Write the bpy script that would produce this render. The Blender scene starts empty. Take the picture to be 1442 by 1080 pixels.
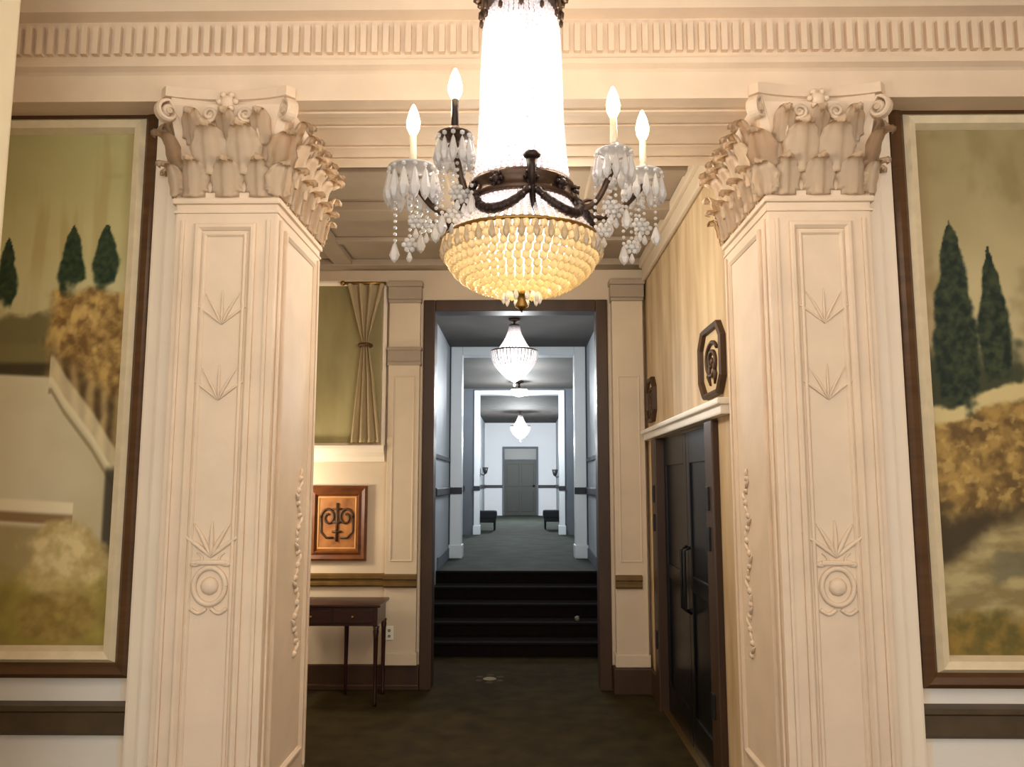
import bpy, bmesh, math, random
from mathutils import Vector, Matrix, noise
random.seed(7)
C = bpy.context.scene.collection
PI = math.pi

# ------------------------------------------------------------------ materials
def lin(c):
    return tuple(((v/255)/12.92 if v/255 <= 0.04045 else ((v/255+0.055)/1.055)**2.4) for v in c) + (1.0,)

def mat(name, rgb, rough=0.6, metal=0.0, var=0.0, scale=6.0, bump=0.0, bscale=40.0, stretch=(1,1,1), rgb2=None, spec=0.4, coat=0.0):
    m = bpy.data.materials.new(name); m.use_nodes = True
    nt = m.node_tree; b = nt.nodes['Principled BSDF']
    b.inputs['Roughness'].default_value = rough
    b.inputs['Metallic'].default_value = metal
    b.inputs['Specular IOR Level'].default_value = spec
    b.inputs['Coat Weight'].default_value = coat
    base = lin(rgb)
    b.inputs['Base Color'].default_value = base
    tc = nt.nodes.new('ShaderNodeTexCoord'); mp = nt.nodes.new('ShaderNodeMapping')
    mp.inputs['Scale'].default_value = stretch
    nt.links.new(tc.outputs['Object'], mp.inputs['Vector'])
    if var > 0 or rgb2:
        n = nt.nodes.new('ShaderNodeTexNoise'); n.inputs['Scale'].default_value = scale; n.inputs['Detail'].default_value = 5
        nt.links.new(mp.outputs['Vector'], n.inputs['Vector'])
        r = nt.nodes.new('ShaderNodeValToRGB')
        c2 = lin(rgb2) if rgb2 else tuple(max(0, v*(1-var)) for v in base[:3]) + (1,)
        r.color_ramp.elements[0].position = 0.32; r.color_ramp.elements[0].color = c2
        r.color_ramp.elements[1].position = 0.68; r.color_ramp.elements[1].color = base
        nt.links.new(n.outputs['Fac'], r.inputs['Fac']); nt.links.new(r.outputs['Color'], b.inputs['Base Color'])
    if bump > 0:
        n2 = nt.nodes.new('ShaderNodeTexNoise'); n2.inputs['Scale'].default_value = bscale; n2.inputs['Detail'].default_value = 4
        nt.links.new(mp.outputs['Vector'], n2.inputs['Vector'])
        bp = nt.nodes.new('ShaderNodeBump'); bp.inputs['Strength'].default_value = bump; bp.inputs['Distance'].default_value = 0.01
        nt.links.new(n2.outputs['Fac'], bp.inputs['Height']); nt.links.new(bp.outputs['Normal'], b.inputs['Normal'])
    return m

def mat_bead(name, rgb, trans=0.5, rough=0.15):
    m = bpy.data.materials.new(name); m.use_nodes = True
    nt = m.node_tree; nt.nodes.remove(nt.nodes['Principled BSDF'])
    out = nt.nodes['Material Output']
    d = nt.nodes.new('ShaderNodeBsdfDiffuse'); d.inputs['Color'].default_value = lin(rgb)
    t = nt.nodes.new('ShaderNodeBsdfTranslucent'); t.inputs['Color'].default_value = lin(rgb)
    g = nt.nodes.new('ShaderNodeBsdfGlossy'); g.inputs['Roughness'].default_value = rough; g.inputs['Color'].default_value = (.9,.9,.9,1)
    a = nt.nodes.new('ShaderNodeMixShader'); a.inputs[0].default_value = trans
    b = nt.nodes.new('ShaderNodeMixShader')
    f = nt.nodes.new('ShaderNodeFresnel'); f.inputs['IOR'].default_value = 1.6
    nt.links.new(d.outputs[0], a.inputs[1]); nt.links.new(t.outputs[0], a.inputs[2])
    nt.links.new(f.outputs[0], b.inputs[0]); nt.links.new(a.outputs[0], b.inputs[1]); nt.links.new(g.outputs[0], b.inputs[2])
    nt.links.new(b.outputs[0], out.inputs['Surface'])
    return m

def mat_emit(name, rgb, s):
    m = bpy.data.materials.new(name); m.use_nodes = True
    nt = m.node_tree; b = nt.nodes['Principled BSDF']
    b.inputs['Base Color'].default_value = lin(rgb)
    b.inputs['Emission Color'].default_value = lin(rgb); b.inputs['Emission Strength'].default_value = s
    return m

def mat_attr(name, rough=0.7, bump=0.15):
    m = bpy.data.materials.new(name); m.use_nodes = True
    nt = m.node_tree; b = nt.nodes['Principled BSDF']
    b.inputs['Roughness'].default_value = rough; b.inputs['Specular IOR Level'].default_value = 0.25
    a = nt.nodes.new('ShaderNodeAttribute'); a.attribute_name = 'paint'
    nt.links.new(a.outputs['Color'], b.inputs['Base Color'])
    n = nt.nodes.new('ShaderNodeTexNoise'); n.inputs['Scale'].default_value = 60
    bp = nt.nodes.new('ShaderNodeBump'); bp.inputs['Strength'].default_value = bump; bp.inputs['Distance'].default_value = 0.004
    nt.links.new(n.outputs['Fac'], bp.inputs['Height']); nt.links.new(bp.outputs['Normal'], b.inputs['Normal'])
    return m

M = dict(
    plaster=mat('cream_plaster', (231,209,182), .55, var=.10, scale=5, bump=.10, bscale=30),
    plaster2=mat('warm_plaster', (230,202,166), .6, var=.08, scale=3, bump=.08, bscale=25),
    carved=mat('brightened_leaf_plaster', (242,220,190), .6, var=.08, scale=12),  # the shaft's plaster, paled on the leaves to offset their shading
    white=mat('white_paint', (236,229,216), .5, var=.05, scale=4),
    casing=mat('pale_casing', (242,226,202), .45, var=.05, scale=4),
    frame_dark=mat('dark_stained_wood', (92,62,34), .4, var=.35, scale=4, stretch=(1,1,8)),
    frame_pale=mat('pale_gilt_frame', (228,212,176), .4, var=.12, scale=14),
    rail=mat('dark_rail_wood', (84,68,46), .45, var=.3, scale=10),
    rail_gold=mat('gilt_brown_rail', (112,84,38), .4, var=.35, scale=10),
    brown=mat('brown_casing_wood', (68,44,22), .45, var=.35, scale=8, stretch=(1,1,.2)),
    backwall=mat('tan_cream_wall', (212,192,164), .6, var=.10, scale=3, bump=.05),
    wallpaper=mat('tan_streaked_wallpaper', (214,188,148), .6, scale=7, stretch=(1,1,.18), rgb2=(176,148,108)),
    olive=mat('olive_panel_paint', (164,152,104), .55, scale=4, stretch=(1,1,.3), rgb2=(136,124,82)),
    drape=mat('cream_drape_cloth', (226,206,164), .8, var=.12, scale=8, stretch=(3,3,.4)),
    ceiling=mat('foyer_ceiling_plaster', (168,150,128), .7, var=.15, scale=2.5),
    carpet=mat('olive_brown_carpet', (62,52,28), .95, scale=5, rgb2=(46,38,20), bump=.4, bscale=220, spec=.1),
    motif_dim=mat('dim_carpet_motif', (80,70,56), .95, spec=.1),
    motif=mat('pale_carpet_motif', (150,138,114), .95, spec=.1),
    motif_dark=mat('dark_carpet_motif', (34,28,20), .95, spec=.1),
    stair=mat('near_black_stair_carpet', (26,20,18), .95, var=.3, scale=20, spec=.1),
    nosing=mat('dark_grey_nosing', (30,27,27), .9, spec=.1),
    corr_floor=mat('grey_green_carpet', (62,67,60), .9, scale=3, rgb2=(44,48,43), spec=.15),
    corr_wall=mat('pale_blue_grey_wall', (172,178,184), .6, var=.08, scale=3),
    corr_slate=mat('slate_grey_wall_and_shade', (96,102,110), .6, var=.15, scale=3),  # far portal wall: unlit look put into this grey; trims share it
    corr_ceil=mat('dark_grey_ceiling', (78,74,70), .8, var=.2, scale=2),
    corr_ceil_tex=mat('mottled_dark_ceiling', (58,52,46), .8, scale=5, rgb2=(24,22,22)),
    corr_white=mat('cool_white_casing', (222,228,232), .4),
    corr_rail=mat('dark_slate_rail', (44,46,52), .5),
    end_white=mat('cool_white_end_wall', (226,228,232), .6),
    door_grey=mat('grey_green_door', (64,66,60), .5, var=.12, scale=2),
    door_light=mat('light_grey_transom', (118,120,118), .4),
    door_black=mat('black_gloss_door', (10,11,13), .28, spec=.22),
    red_wood=mat('dark_red_wood', (54,16,12), .35, var=.4, scale=6, stretch=(1,6,6), coat=.3),
    bronze=mat('aged_bronze', (92,72,58), .4, metal=.7, var=.4, scale=18),
    bronze_dark=mat('dark_bronze', (56,42,38), .42, metal=.5, var=.4, scale=20),
    crystal=mat_bead('crystal_glass', (254,251,247), .6, .08),
    bead=mat_bead('white_glass_bead', (252,248,250), .6, .12),
    pearl=mat_bead('amber_pearl', (252,238,206), .65, .12),
    candle=mat_bead('white_candle_sleeve', (250,238,214), .5, .3),
    bulb=mat_emit('flame_bulb_glow', (255,228,170), 8),
    core=mat_emit('frosted_lamp_tube_glow', (255,246,244), 4.2),
    core2=mat_emit('corridor_lamp_glow', (250,246,240), 7),
    core_bowl=mat_emit('bowl_lamp_glow', (255,232,190), 6.0),
    dome=mat_emit('ceiling_dome_glow', (255,250,240), 6),
    black=mat('black_metal', (22,22,24), .5, metal=.3),
    brass=mat('worn_brass', (150,116,60), .35, metal=.9),
    seat=mat('dark_navy_upholstery', (36,40,48), .9, var=.2, scale=20),
    outlet=mat('ivory_plastic', (236,228,208), .4),
    paper=mat('pale_paper', (140,134,124), .8, var=.1, scale=30),
    paint=mat_attr('oil_paint'),
    red_frame=mat('carved_red_brown_frame', (112,62,26), .45, var=.4, scale=12),
    ornament=mat('dark_brown_relief', (74,50,28), .5, var=.3, scale=12),
    ornament_field=mat('pale_tan_field', (206,180,138), .7, var=.1, scale=8),
)

# ------------------------------------------------------------------ mesh helpers
def nb(): return bmesh.new()

def add_box(bm, x0, x1, y0, y1, z0, z1, bev=0.0):
    t = bmesh.new() if bev else bm
    vs = [t.verts.new((x, y, z)) for z in (z0, z1) for x, y in ((x0,y0),(x1,y0),(x1,y1),(x0,y1))]
    for f in ((3,2,1,0),(4,5,6,7),(0,1,5,4),(1,2,6,5),(2,3,7,6),(3,0,4,7)):
        t.faces.new([vs[i] for i in f])
    if bev:
        bmesh.ops.bevel(t, geom=t.edges[:], offset=bev, segments=2, affect='EDGES', profile=.6)
        merge(bm, t)

def merge(bm, t, mtx=None):
    if mtx is not None: bmesh.ops.transform(t, matrix=mtx, verts=t.verts[:])
    mp = {v: bm.verts.new(v.co) for v in t.verts}
    for f in t.faces:
        try:
            nf = bm.faces.new([mp[v] for v in f.verts]); nf.material_index = f.material_index; nf.smooth = f.smooth
        except ValueError: pass
    t.free()

def obj(name, bm, m, parent=None, smooth=False, loc=None):
    bmesh.ops.recalc_face_normals(bm, faces=bm.faces[:])
    me = bpy.data.meshes.new(name); bm.to_mesh(me); bm.free()
    if smooth:
        for p in me.polygons: p.use_smooth = True
    for k in (m if isinstance(m, (list, tuple)) else [m]): me.materials.append(k)
    o = bpy.data.objects.new(name, me); C.objects.link(o)
    if parent is not None: o.parent = parent
    if loc is not None: o.location = loc
    return o

def struct(name, bm, m, parent=None):
    o = obj(name, bm, m, parent)
    if parent is None: o['kind'] = 'structure'
    return o

def thing(name, label, cat, loc=(0,0,0), rotz=0.0, group=None, kind='thing'):
    o = bpy.data.objects.new(name, None); C.objects.link(o)
    o.location = loc; o.rotation_euler = (0,0,rotz)
    o['label'] = label; o['category'] = cat; o['kind'] = kind
    if group: o['group'] = group
    o.empty_display_size = .1
    return o

def tag(o, label, cat, group=None):
    o['label'] = label; o['category'] = cat; o['kind'] = 'thing'
    if group: o['group'] = group
    return o

def lathe(bm, prof, seg=24, cx=0, cy=0, cz=0):
    rings = []
    for r, z in prof:
        if r < 1e-5: rings.append([bm.verts.new((cx, cy, cz+z))])
        else: rings.append([bm.verts.new((cx+r*math.cos(2*PI*k/seg), cy+r*math.sin(2*PI*k/seg), cz+z)) for k in range(seg)])
    for a, b in zip(rings, rings[1:]):
        for k in range(seg):
            l = (k+1) % seg
            if len(a) == 1 and len(b) == 1: continue
            if len(a) == 1: bm.faces.new((a[0], b[k], b[l]))
            elif len(b) == 1: bm.faces.new((a[k], b[0], a[l]))
            else: bm.faces.new((a[k], b[k], b[l], a[l]))

def tube(bm, pts, rad, seg=8, caps=True):
    pts = [Vector(p) for p in pts]; n = len(pts)
    rads = rad if isinstance(rad, (list, tuple)) else [rad]*n
    rings = []; up = Vector((0,0,1))
    d0 = (pts[1]-pts[0]).normalized()
    if abs(d0.dot(up)) > .95: up = Vector((1,0,0))
    u = d0.cross(up).normalized()
    for i, p in enumerate(pts):
        d = (pts[min(i+1,n-1)]-pts[max(i-1,0)]).normalized()
        u = (u - d*u.dot(d)).normalized(); v = d.cross(u)
        rings.append([bm.verts.new(p+(u*math.cos(2*PI*k/seg)+v*math.sin(2*PI*k/seg))*rads[i]) for k in range(seg)])
    for a, b in zip(rings, rings[1:]):
        for k in range(seg): bm.faces.new((a[k], a[(k+1)%seg], b[(k+1)%seg], b[k]))
    if caps:
        bm.faces.new(rings[0][::-1]); bm.faces.new(rings[-1])

def ball(bm, p, r, sub=1, sc=(1,1,1)):
    t = bmesh.new(); bmesh.ops.create_icosphere(t, subdivisions=sub, radius=r)
    for v in t.verts: v.co = Vector((v.co.x*sc[0], v.co.y*sc[1], v.co.z*sc[2])) + Vector(p)
    for f in t.faces: f.smooth = True
    merge(bm, t)

def drop(bm, p, r, h, seg=6):            # faceted crystal drop hanging from p
    lathe(bm, [(0,0),(r*.35,-h*.12),(r,-h*.62),(r*.6,-h*.86),(0,-h)], seg, p[0], p[1], p[2])

def strip_frame(bm, x0, x1, z0, z1, y, w, d, bev=0.0):
    """rectangular moulding standing on the plane y, projecting to y-d"""
    prof = [(0,0),(0,-d*.7),(w*.25,-d),(w*.6,-d),(w,-d*.3),(w,0)]
    rings = []
    for i, o in prof:
        rings.append([bm.verts.new(c) for c in ((x0+i,y+o,z0+i),(x1-i,y+o,z0+i),(x1-i,y+o,z1-i),(x0+i,y+o,z1-i))])
    for a, b in zip(rings, rings[1:]):
        for k in range(4): bm.faces.new((a[k], a[(k+1)%4], b[(k+1)%4], b[k]))

def extrude_profile_x(bm, prof, x0, x1):
    """prof: list of (y,z) closed; swept along x"""
    a = [bm.verts.new((x0,y,z)) for y,z in prof]; b = [bm.verts.new((x1,y,z)) for y,z in prof]
    n = len(prof)
    for k in range(n): bm.faces.new((a[k], a[(k+1)%n], b[(k+1)%n], b[k]))
    bm.faces.new(a); bm.faces.new(b[::-1])

def extrude_profile_y(bm, prof, y0, y1):
    a = [bm.verts.new((x,y0,z)) for x,z in prof]; b = [bm.verts.new((x,y1,z)) for x,z in prof]
    n = len(prof)
    for k in range(n): bm.faces.new((a[k], a[(k+1)%n], b[(k+1)%n], b[k]))
    bm.faces.new(a); bm.faces.new(b[::-1])

def copy_tree(o, parent=None):
    c = o.copy(); C.objects.link(c)
    if parent is not None: c.parent = parent
    for ch in list(o.children): copy_tree(ch, c)
    return c

# ------------------------------------------------------------------ main dimensions (metres; camera at x=0,y=0, looking along +y)
YF, YR = 3.20, 3.90          # front and rear faces of the big piers
YW = 3.36                    # front wall face behind the pictures
YB, YB2 = 6.90, 7.06         # back wall of the foyer
XR, XL = 1.07, -2.70         # foyer side walls
ZFC, ZBEAM = 3.62, 3.29
ZL = 4.15                    # lobby ceiling
S0, S1, ZC, ZCC = 8.17, 9.78, 0.69, 3.58   # stairs and corridor
YE = 25.3

# ------------------------------------------------------------------ setting: floors
b = nb(); add_box(b, -4.2, 4.2, -3.0, S0+1.7, -.12, 0)
t = bmesh.new()
for k in range(6):           # woven medallion of the carpet
    a = k*PI/3+PI/6
    lathe(t, [(.0,.004),(.028,.004),(.034,.0005)], 10, .105*math.cos(a), .13*math.sin(a))
for f in t.faces: f.material_index = 2
n0 = len(t.faces)
lathe(t, [(0,.005),(.05,.005),(.06,.0005)], 14)
t.faces.ensure_lookup_table()
for f in t.faces[n0:]: f.material_index = 1
merge(b, t, Matrix.Translation((-.285, 7.28, 0)))
b.faces.ensure_lookup_table()
struct('floor', b, [M['carpet'], M['motif'], M['motif_dim']])

b = nb(); add_box(b, -1.5, 1.5, S1-.31, YE, ZC-.15, ZC)
struct('floor_corridor', b, M['corr_floor'])

# ------------------------------------------------------------------ setting: lobby (camera side)
b = nb(); add_box(b, -4.2, 4.2, -3.0, YF-.25, ZL, ZL+.1); struct('ceiling_lobby', b, M['plaster2'])
b = nb(); add_box(b, -4.2, -1.63, YW, YR, 0, ZBEAM+.02); struct('wall_front_left', b, M['white'])
b = nb(); add_box(b, 1.63, 4.2, YW, YR, 0, ZBEAM+.02); struct('wall_front_right', b, M['white'])
b = nb(); add_box(b, -4.3, -4.2, -3.0, YR, 0, ZL); struct('wall_lobby_left', b, M['plaster2'])
b = nb(); add_box(b, 4.2, 4.3, -3.0, YR, 0, ZL); struct('wall_lobby_right', b, M['plaster2'])
# entablature: frieze, fillet, dentil course, cornice (one run of trim)
b = nb()
prof = [(YR,ZBEAM),(YF-.02,ZBEAM),(YF-.02,3.405),(YF-.03,3.415),(YF-.055,3.428),(YF-.055,3.452),(YF-.035,3.462),
        (YF-.035,3.635),(YF-.09,3.65),(YF-.13,3.70),(YF-.13,3.80),(YF-.22,3.88),(YF-.22,ZL),(YR,ZL)]
extrude_profile_x(b, prof, -4.2, 4.2)
x = -4.15
while x < 4.15:
    add_box(b, x, x+.024, YF-.06, YF-.035, 3.482, 3.606); x += .047
struct('trim_1', b, M['plaster'])
# sunk-panel mouldings under the beam
b = nb()
for yy, d, w in ((YF+.08,.010,.04),(YF+.22,.008,.02),(YF+.44,.008,.02),(YF+.58,.010,.04)):
    add_box(b, -1.008, 1.008, yy, yy+w, ZBEAM-d, ZBEAM, .004)
struct('trim_2', b, M['plaster'])
# dado on the front wall: dark rail and skirting
for sgn, nm in ((-1,'trim_3'),(1,'trim_4')):
    b = nb()
    x0, x1 = sorted((sgn*1.50, sgn*4.2))
    pr = [(YW,.70),(YW-.03,.70),(YW-.045,.715),(YW-.045,.79),(YW-.06,.80),(YW-.06,.82),(YW,.825)]
    extrude_profile_x(b, pr, x0, x1); struct(nm, b, M['rail'])
    b = nb(); add_box(b, x0, x1, YW-.025, YW, 0, .2, .006)
    struct('baseboard_front_left' if sgn < 0 else 'baseboard_front_right', b, M['rail'])
# flat backing strip beside each pier (pale casing running full height)
for sgn, nm in ((-1,'trim_5'),(1,'trim_6')):
    b = nb(); c = .01
    x0, x1 = sorted((sgn*1.450, sgn*1.575))
    add_box(b, x0, x1, YW-.07, YW, 0, ZBEAM, .012)
    xa, xb = sorted((sgn*1.450, sgn*1.63)); add_box(b, xa, xb, YW, YR, 0, ZBEAM)
    x0, x1 = sorted((sgn*1.450, sgn*1.51))
    add_box(b, x0, x1, YW-.10, YW-.07, 0, ZBEAM, .012)
    struct(nm, b, M['casing'])
b = nb(); add_box(b, XR+.001, 1.6, YR, YR+.12, 0, ZFC); struct('trim_7', b, M['wallpaper'])
# projecting wall end at the lobby's left
b = nb(); add_box(b, -2.6, -1.745, 2.30, 2.60, 0, ZL, .015); struct('wall_lobby_return', b, mat('pale_cream_paint', (252,244,214), .5, var=.04))

# ------------------------------------------------------------------ the two Corinthian piers
def leaf_mesh(w, h, bulge, curl, lobes=4, nu=8, nv=16):
    """acanthus leaf: stands in local xz, faces -y"""
    bm = bmesh.new(); grid = []
    for j in range(nv+1):
        v = j/nv
        ww = w*.5*(.62+.38*math.sin(PI*min(1,v*1.05+.05)))*(1-.55*max(0,v-.7)/.3)
        ww *= 1-.16*abs(math.sin(lobes*PI*v))
        # spine: rises, leans out, tip rolls over
        if v < .72: z = h*v/.72; y = -bulge*(.35+.65*(v/.72)**2)
        else:
            a = (v-.72)/.28*PI*1.15
            z = h + curl*math.sin(a)*.9; y = -bulge - curl*(1-math.cos(a))
        row = []
        for i in range(nu+1):
            u = -1+2*i/nu
            rel = .012*(1-abs(u)) + .007*math.cos(u*PI*2.5)
            droop = .012*abs(u)*math.sin(lobes*PI*v+.6)
            row.append(bm.verts.new((u*ww, y - rel + .012*u*u, z - .25*ww*u*u*(1 if v > .2 else v*5) + droop)))
        grid.append(row)
    for j in range(nv):
        for i in range(nu): bm.faces.new((grid[j][i], grid[j][i+1], grid[j+1][i+1], grid[j+1][i]))
    r = bmesh.ops.solidify(bm, geom=bm.faces[:], thickness=.008)
    me = bpy.data.meshes.new('acanthus_leaf')
    bmesh.ops.recalc_face_normals(bm, faces=bm.faces[:]); bm.to_mesh(me); bm.free()
    for p in me.polygons: p.use_smooth = True
    me.materials.append(M['carved'])
    return me
LEAF_LOW = leaf_mesh(.150, .140, .040, .026)
LEAF_HIGH = leaf_mesh(.170, .185, .062, .030)
LEAF_SMALL = leaf_mesh(.105, .115, .066, .022, 3)

def volute_mesh():
    bm = bmesh.new(); pts = []
    for k in range(10):      # stalk rising outwards in the local +x/z plane
        s = k/9; pts.append((-.02+.075*s**1.6, 0, -.13+.15*s))
    for k in range(1, 34):
        a = PI/2 - k*2*PI*1.55/33; r = .052*(1-.78*k/33)
        pts.append((.055+r*math.cos(a), 0, -.032+r*math.sin(a)))
    # ribbon cross-section .04 wide
    rows = []
    for i, p in enumerate(pts):
        q = pts[min(i+1,len(pts)-1)]; o = pts[max(i-1,0)]
        d = Vector((q[0]-o[0],0,q[2]-o[2])).normalized(); n = Vector((-d.z,0,d.x))
        w = .030*(1-.35*i/len(pts)); h = .0085
        P = Vector(p)
        rows.append([bm.verts.new(P+Vector((0,-w,0))+n*h*.3), bm.verts.new(P+Vector((0,-w*.6,0))+n*h), bm.verts.new(P+Vector((0,w*.6,0))+n*h), bm.verts.new(P+Vector((0,w,0))+n*h*.3),
                     bm.verts.new(P+Vector((0,w,0))-n*h), bm.verts.new(P+Vector((0,-w,0))-n*h)])
    for a, c in zip(rows, rows[1:]):
        for k in range(6): bm.faces.new((a[k], a[(k+1)%6], c[(k+1)%6], c[k]))
    bm.faces.new(rows[0]); bm.faces.new(rows[-1][::-1])
    t = bmesh.new(); bmesh.ops.create_cone(t, cap_ends=True, segments=12, radius1=.014, radius2=.014, depth=.056)
    merge(bm, t, Matrix.Translation((.055,0,-.032)) @ Matrix.Rotation(PI/2,4,'X'))
    bmesh.ops.recalc_face_normals(bm, faces=bm.faces[:])
    me = bpy.data.meshes.new('volute'); bm.to_mesh(me); bm.free()
    me.materials.append(M['plaster'])
    return me
VOL = volute_mesh()

def inst(name, me, parent, loc, rz, tilt=0.0, sc=1.0):
    o = bpy.data.objects.new(name, me); C.objects.link(o); o.parent = parent
    o.location = loc; o.rotation_euler = (tilt, 0, rz); o.scale = (sc,sc,sc)
    return o

def make_pier(xa, xb, label, innerdir):
    """local frame: x from xa..xb, y from YF..YR in world; root at its base"""
    cx, cy = (xa+xb)/2, (YF+YR)/2; hx, hy = (xb-xa)/2, (YR-YF)/2
    root = thing('corinthian_pilaster', label, 'column', (cx,cy,0), 0, 'Corinthian pilasters of the opening')
    # shaft, slightly sunk panels done by mouldings; astragal; base block
    b = nb(); add_box(b, -hx, hx, -hy, hy, .32, 2.86, .008)
    obj('shaft', b, M['plaster'], root)
    b = nb(); add_box(b, -hx-.05, hx+.05, -hy-.05, hy+.0, 0, .16, .008); add_box(b, -hx-.035, hx+.035, -hy-.035, hy, .16, .24, .03); add_box(b, -hx-.018, hx+.018, -hy-.018, hy, .24, .32, .02)
    obj('base', b, M['plaster'], root)
    b = nb(); add_box(b, -hx-.014, hx+.014, -hy-.014, hy, 2.846, 2.872, .010)
    add_box(b, -hx-.007, hx+.007, -hy-.007, hy, 2.808, 2.820, .004)
    obj('astragal', b, M['plaster'], root)
    # front panel moulding
    b = nb()
    strip_frame(b, -hx+.085, hx-.085, .50, 2.765, -hy, .030, .016)
    strip_frame(b, -hx+.122, hx-.122, .54, 2.725, -hy, .016, .009)
    for sx in (-1,1):
        add_box(b, sx*(hx-.035)-.007, sx*(hx-.035)+.007, -hy-.009, -hy, .42, 2.78, .003)
    obj('panel_moulding', b, M['plaster'], root)
    # inner (reveal) face mouldings
    b = nb(); t = bmesh.new()
    strip_frame(t, -hy+.10, hy-.10, .50, 2.765, 0, .028, .014)
    for sx in (-1,1): add_box(t, sx*(hy-.045)-.010, sx*(hy-.045)+.010, -.010, 0, .42, 2.79, .003)
    mt = Matrix.Translation((innerdir*hx,0,0)) @ Matrix.Rotation(innerdir*PI/2,4,'Z')
    merge(b, t, mt)
    obj('reveal_moulding', b, M['plaster'], root)
    # relief ornaments on the front panel: cartouche low, sprig above it, drop near the top
    def ornament(zc, big):
        t = bmesh.new()
        n = 28
        if big:
            tube(t, [(.062*math.cos(2*PI*k/n), -.004, .07*math.sin(2*PI*k/n)) for k in range(n+1)], .011, 6, False)
            ball(t, (0,-.002,0), .036, 2, (1,.6,1))
            for sx in (-1,1):
                tube(t, [(sx*(.05+.028*math.sin(k*.55)*(1-k/22)), -.004, .075+.02*k/6+.012*math.cos(k*.55)) for k in range(13)], [.010*(1-k/18) for k in range(13)], 6)
                tube(t, [(sx*(.01+.06*(k/8)), -.004, -.085-.018*math.sin(k/8*PI)) for k in range(9)], .008, 6)
            add_box(t, -.06, .06, -.014, 0, .082, .10, .005)
        for i in range(5):
            a = (i-2)*.42
            z0 = .11 if big else -.02
            pts = [(math.sin(a)*k*.022+math.sin(a)*.004*k*k*.3, -.003, z0+math.cos(a)*k*.024) for k in range(7)]
            tube(t, pts, [q*(.75 if big else .45) for q in (.004,.010,.013,.013,.011,.008,.003)], 6)
        merge(bb, t, Matrix.Translation((0,-hy,zc)))
    for zc, big in ((1.30,True),(2.05,False),(2.36,False)):
        bb = nb(); ornament(zc, big); obj('relief_ornament', bb, M['plaster'], root, smooth=True)
    # garland of small bosses down the reveal panel
    bb = nb(); t = bmesh.new()
    for i in range(15):
        z = .95+i*.055; s = math.sin(i*1.9)*.018
        ball(t, (s,-.002,z), .021, 1, (1,.6,.8))
        tube(t, [(s,0,z),(s+.03*math.cos(i*1.9),-.006,z+.03),(s+.055*math.cos(i*1.9),-.004,z+.045)], [.006,.009,.003], 5)
    merge(bb, t, Matrix.Translation((innerdir*hx,0.10,0)) @ Matrix.Rotation(innerdir*PI/2,4,'Z'))
    obj('reveal_garland', bb, M['plaster'], root, smooth=True)
    # capital: bell (part) with leaves, volutes, abacus, bosses as sub-parts
    b = nb(); rings = []
    for z, f in ((2.87,0),(3.00,.002),(3.12,.010),(3.20,.024),(3.262,.045)):
        rings.append([b.verts.new(p) for p in ((-hx-f,-hy-f,z),(hx+f,-hy-f,z),(hx+f,hy,z),(-hx-f,hy,z))])
    for a, c in zip(rings, rings[1:]):
        for k in range(4): b.faces.new((a[k],a[(k+1)%4],c[(k+1)%4],c[k]))
    b.faces.new(rings[0]); b.faces.new(rings[-1][::-1])
    cap = obj('capital', b, M['plaster'], root)
    # abacus with concave sides and clipped horns
    b = nb()
    def abac(z0, z1, g, dip):
        pts = []
        X, Y = hx+g, hy+g
        cs = [(-X,-Y),(X,-Y),(X,Y),(-X,Y)]
        for k in range(4):
            p, q = Vector(cs[k]), Vector(cs[(k+1)%4]); d = (q-p); L = d.length; d.normalize(); n = Vector((-d.y,d.x))
            for i in range(13):
                s = .03/L + (1-.06/L)*i/12
                e = dip*math.sin(PI*i/12)**.8 if 0 < i < 12 else 0
                pts.append(p+d*L*s+n*e)
        lo = [b.verts.new((p.x,p.y,z0)) for p in pts]; hi = [b.verts.new((p.x,p.y,z1)) for p in pts]
        for k in range(len(pts)): b.faces.new((lo[k],lo[(k+1)%len(pts)],hi[(k+1)%len(pts)],hi[k]))
        b.faces.new(lo[::-1]); b.faces.new(hi)
    abac(3.262, 3.292, .050, .040); abac(3.292, 3.335, .068, .042)
    ab = obj('abacus', b, M['plaster'], cap)
    sides = [((0,-hy),0,hx),((innerdir*hx,0),innerdir*PI/2,hy),((-innerdir*hx,0),-innerdir*PI/2,hy)]
    for (ox,oy), rz, half in sides:
        tx, ty = math.cos(rz), math.sin(rz)
        nl = max(3, round(2*half/.138))
        for i in range(nl):
            s = -half + (i+.5)*2*half/nl
            inst('acanthus_leaf', LEAF_LOW, cap, (ox+tx*s, oy+ty*s, 2.872), rz)
        for i in range(nl-1):
            s = -half + (i+1)*2*half/nl
            inst('acanthus_leaf', LEAF_HIGH, cap, (ox+tx*s, oy+ty*s, 2.965), rz, .05)
        for i in range(nl):
            s = -half + (i+.5)*2*half/nl
            inst('acanthus_leaf', LEAF_SMALL, cap, (ox+tx*s, oy+ty*s, 3.095), rz, .06)
        bm = nb(); ball(bm, (0,0,0), .030, 2, (1,.7,1))
        for k in range(6): ball(bm, (.034*math.cos(k*PI/3),-.004,.034*math.sin(k*PI/3)), .015, 1)
        o = obj('fleuron', bm, M['plaster'], cap, smooth=True); nx, ny = math.sin(rz), -math.cos(rz)
        o.location = (ox+nx*.045, oy+ny*.045, 3.272); o.rotation_euler = (0,0,rz)
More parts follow.
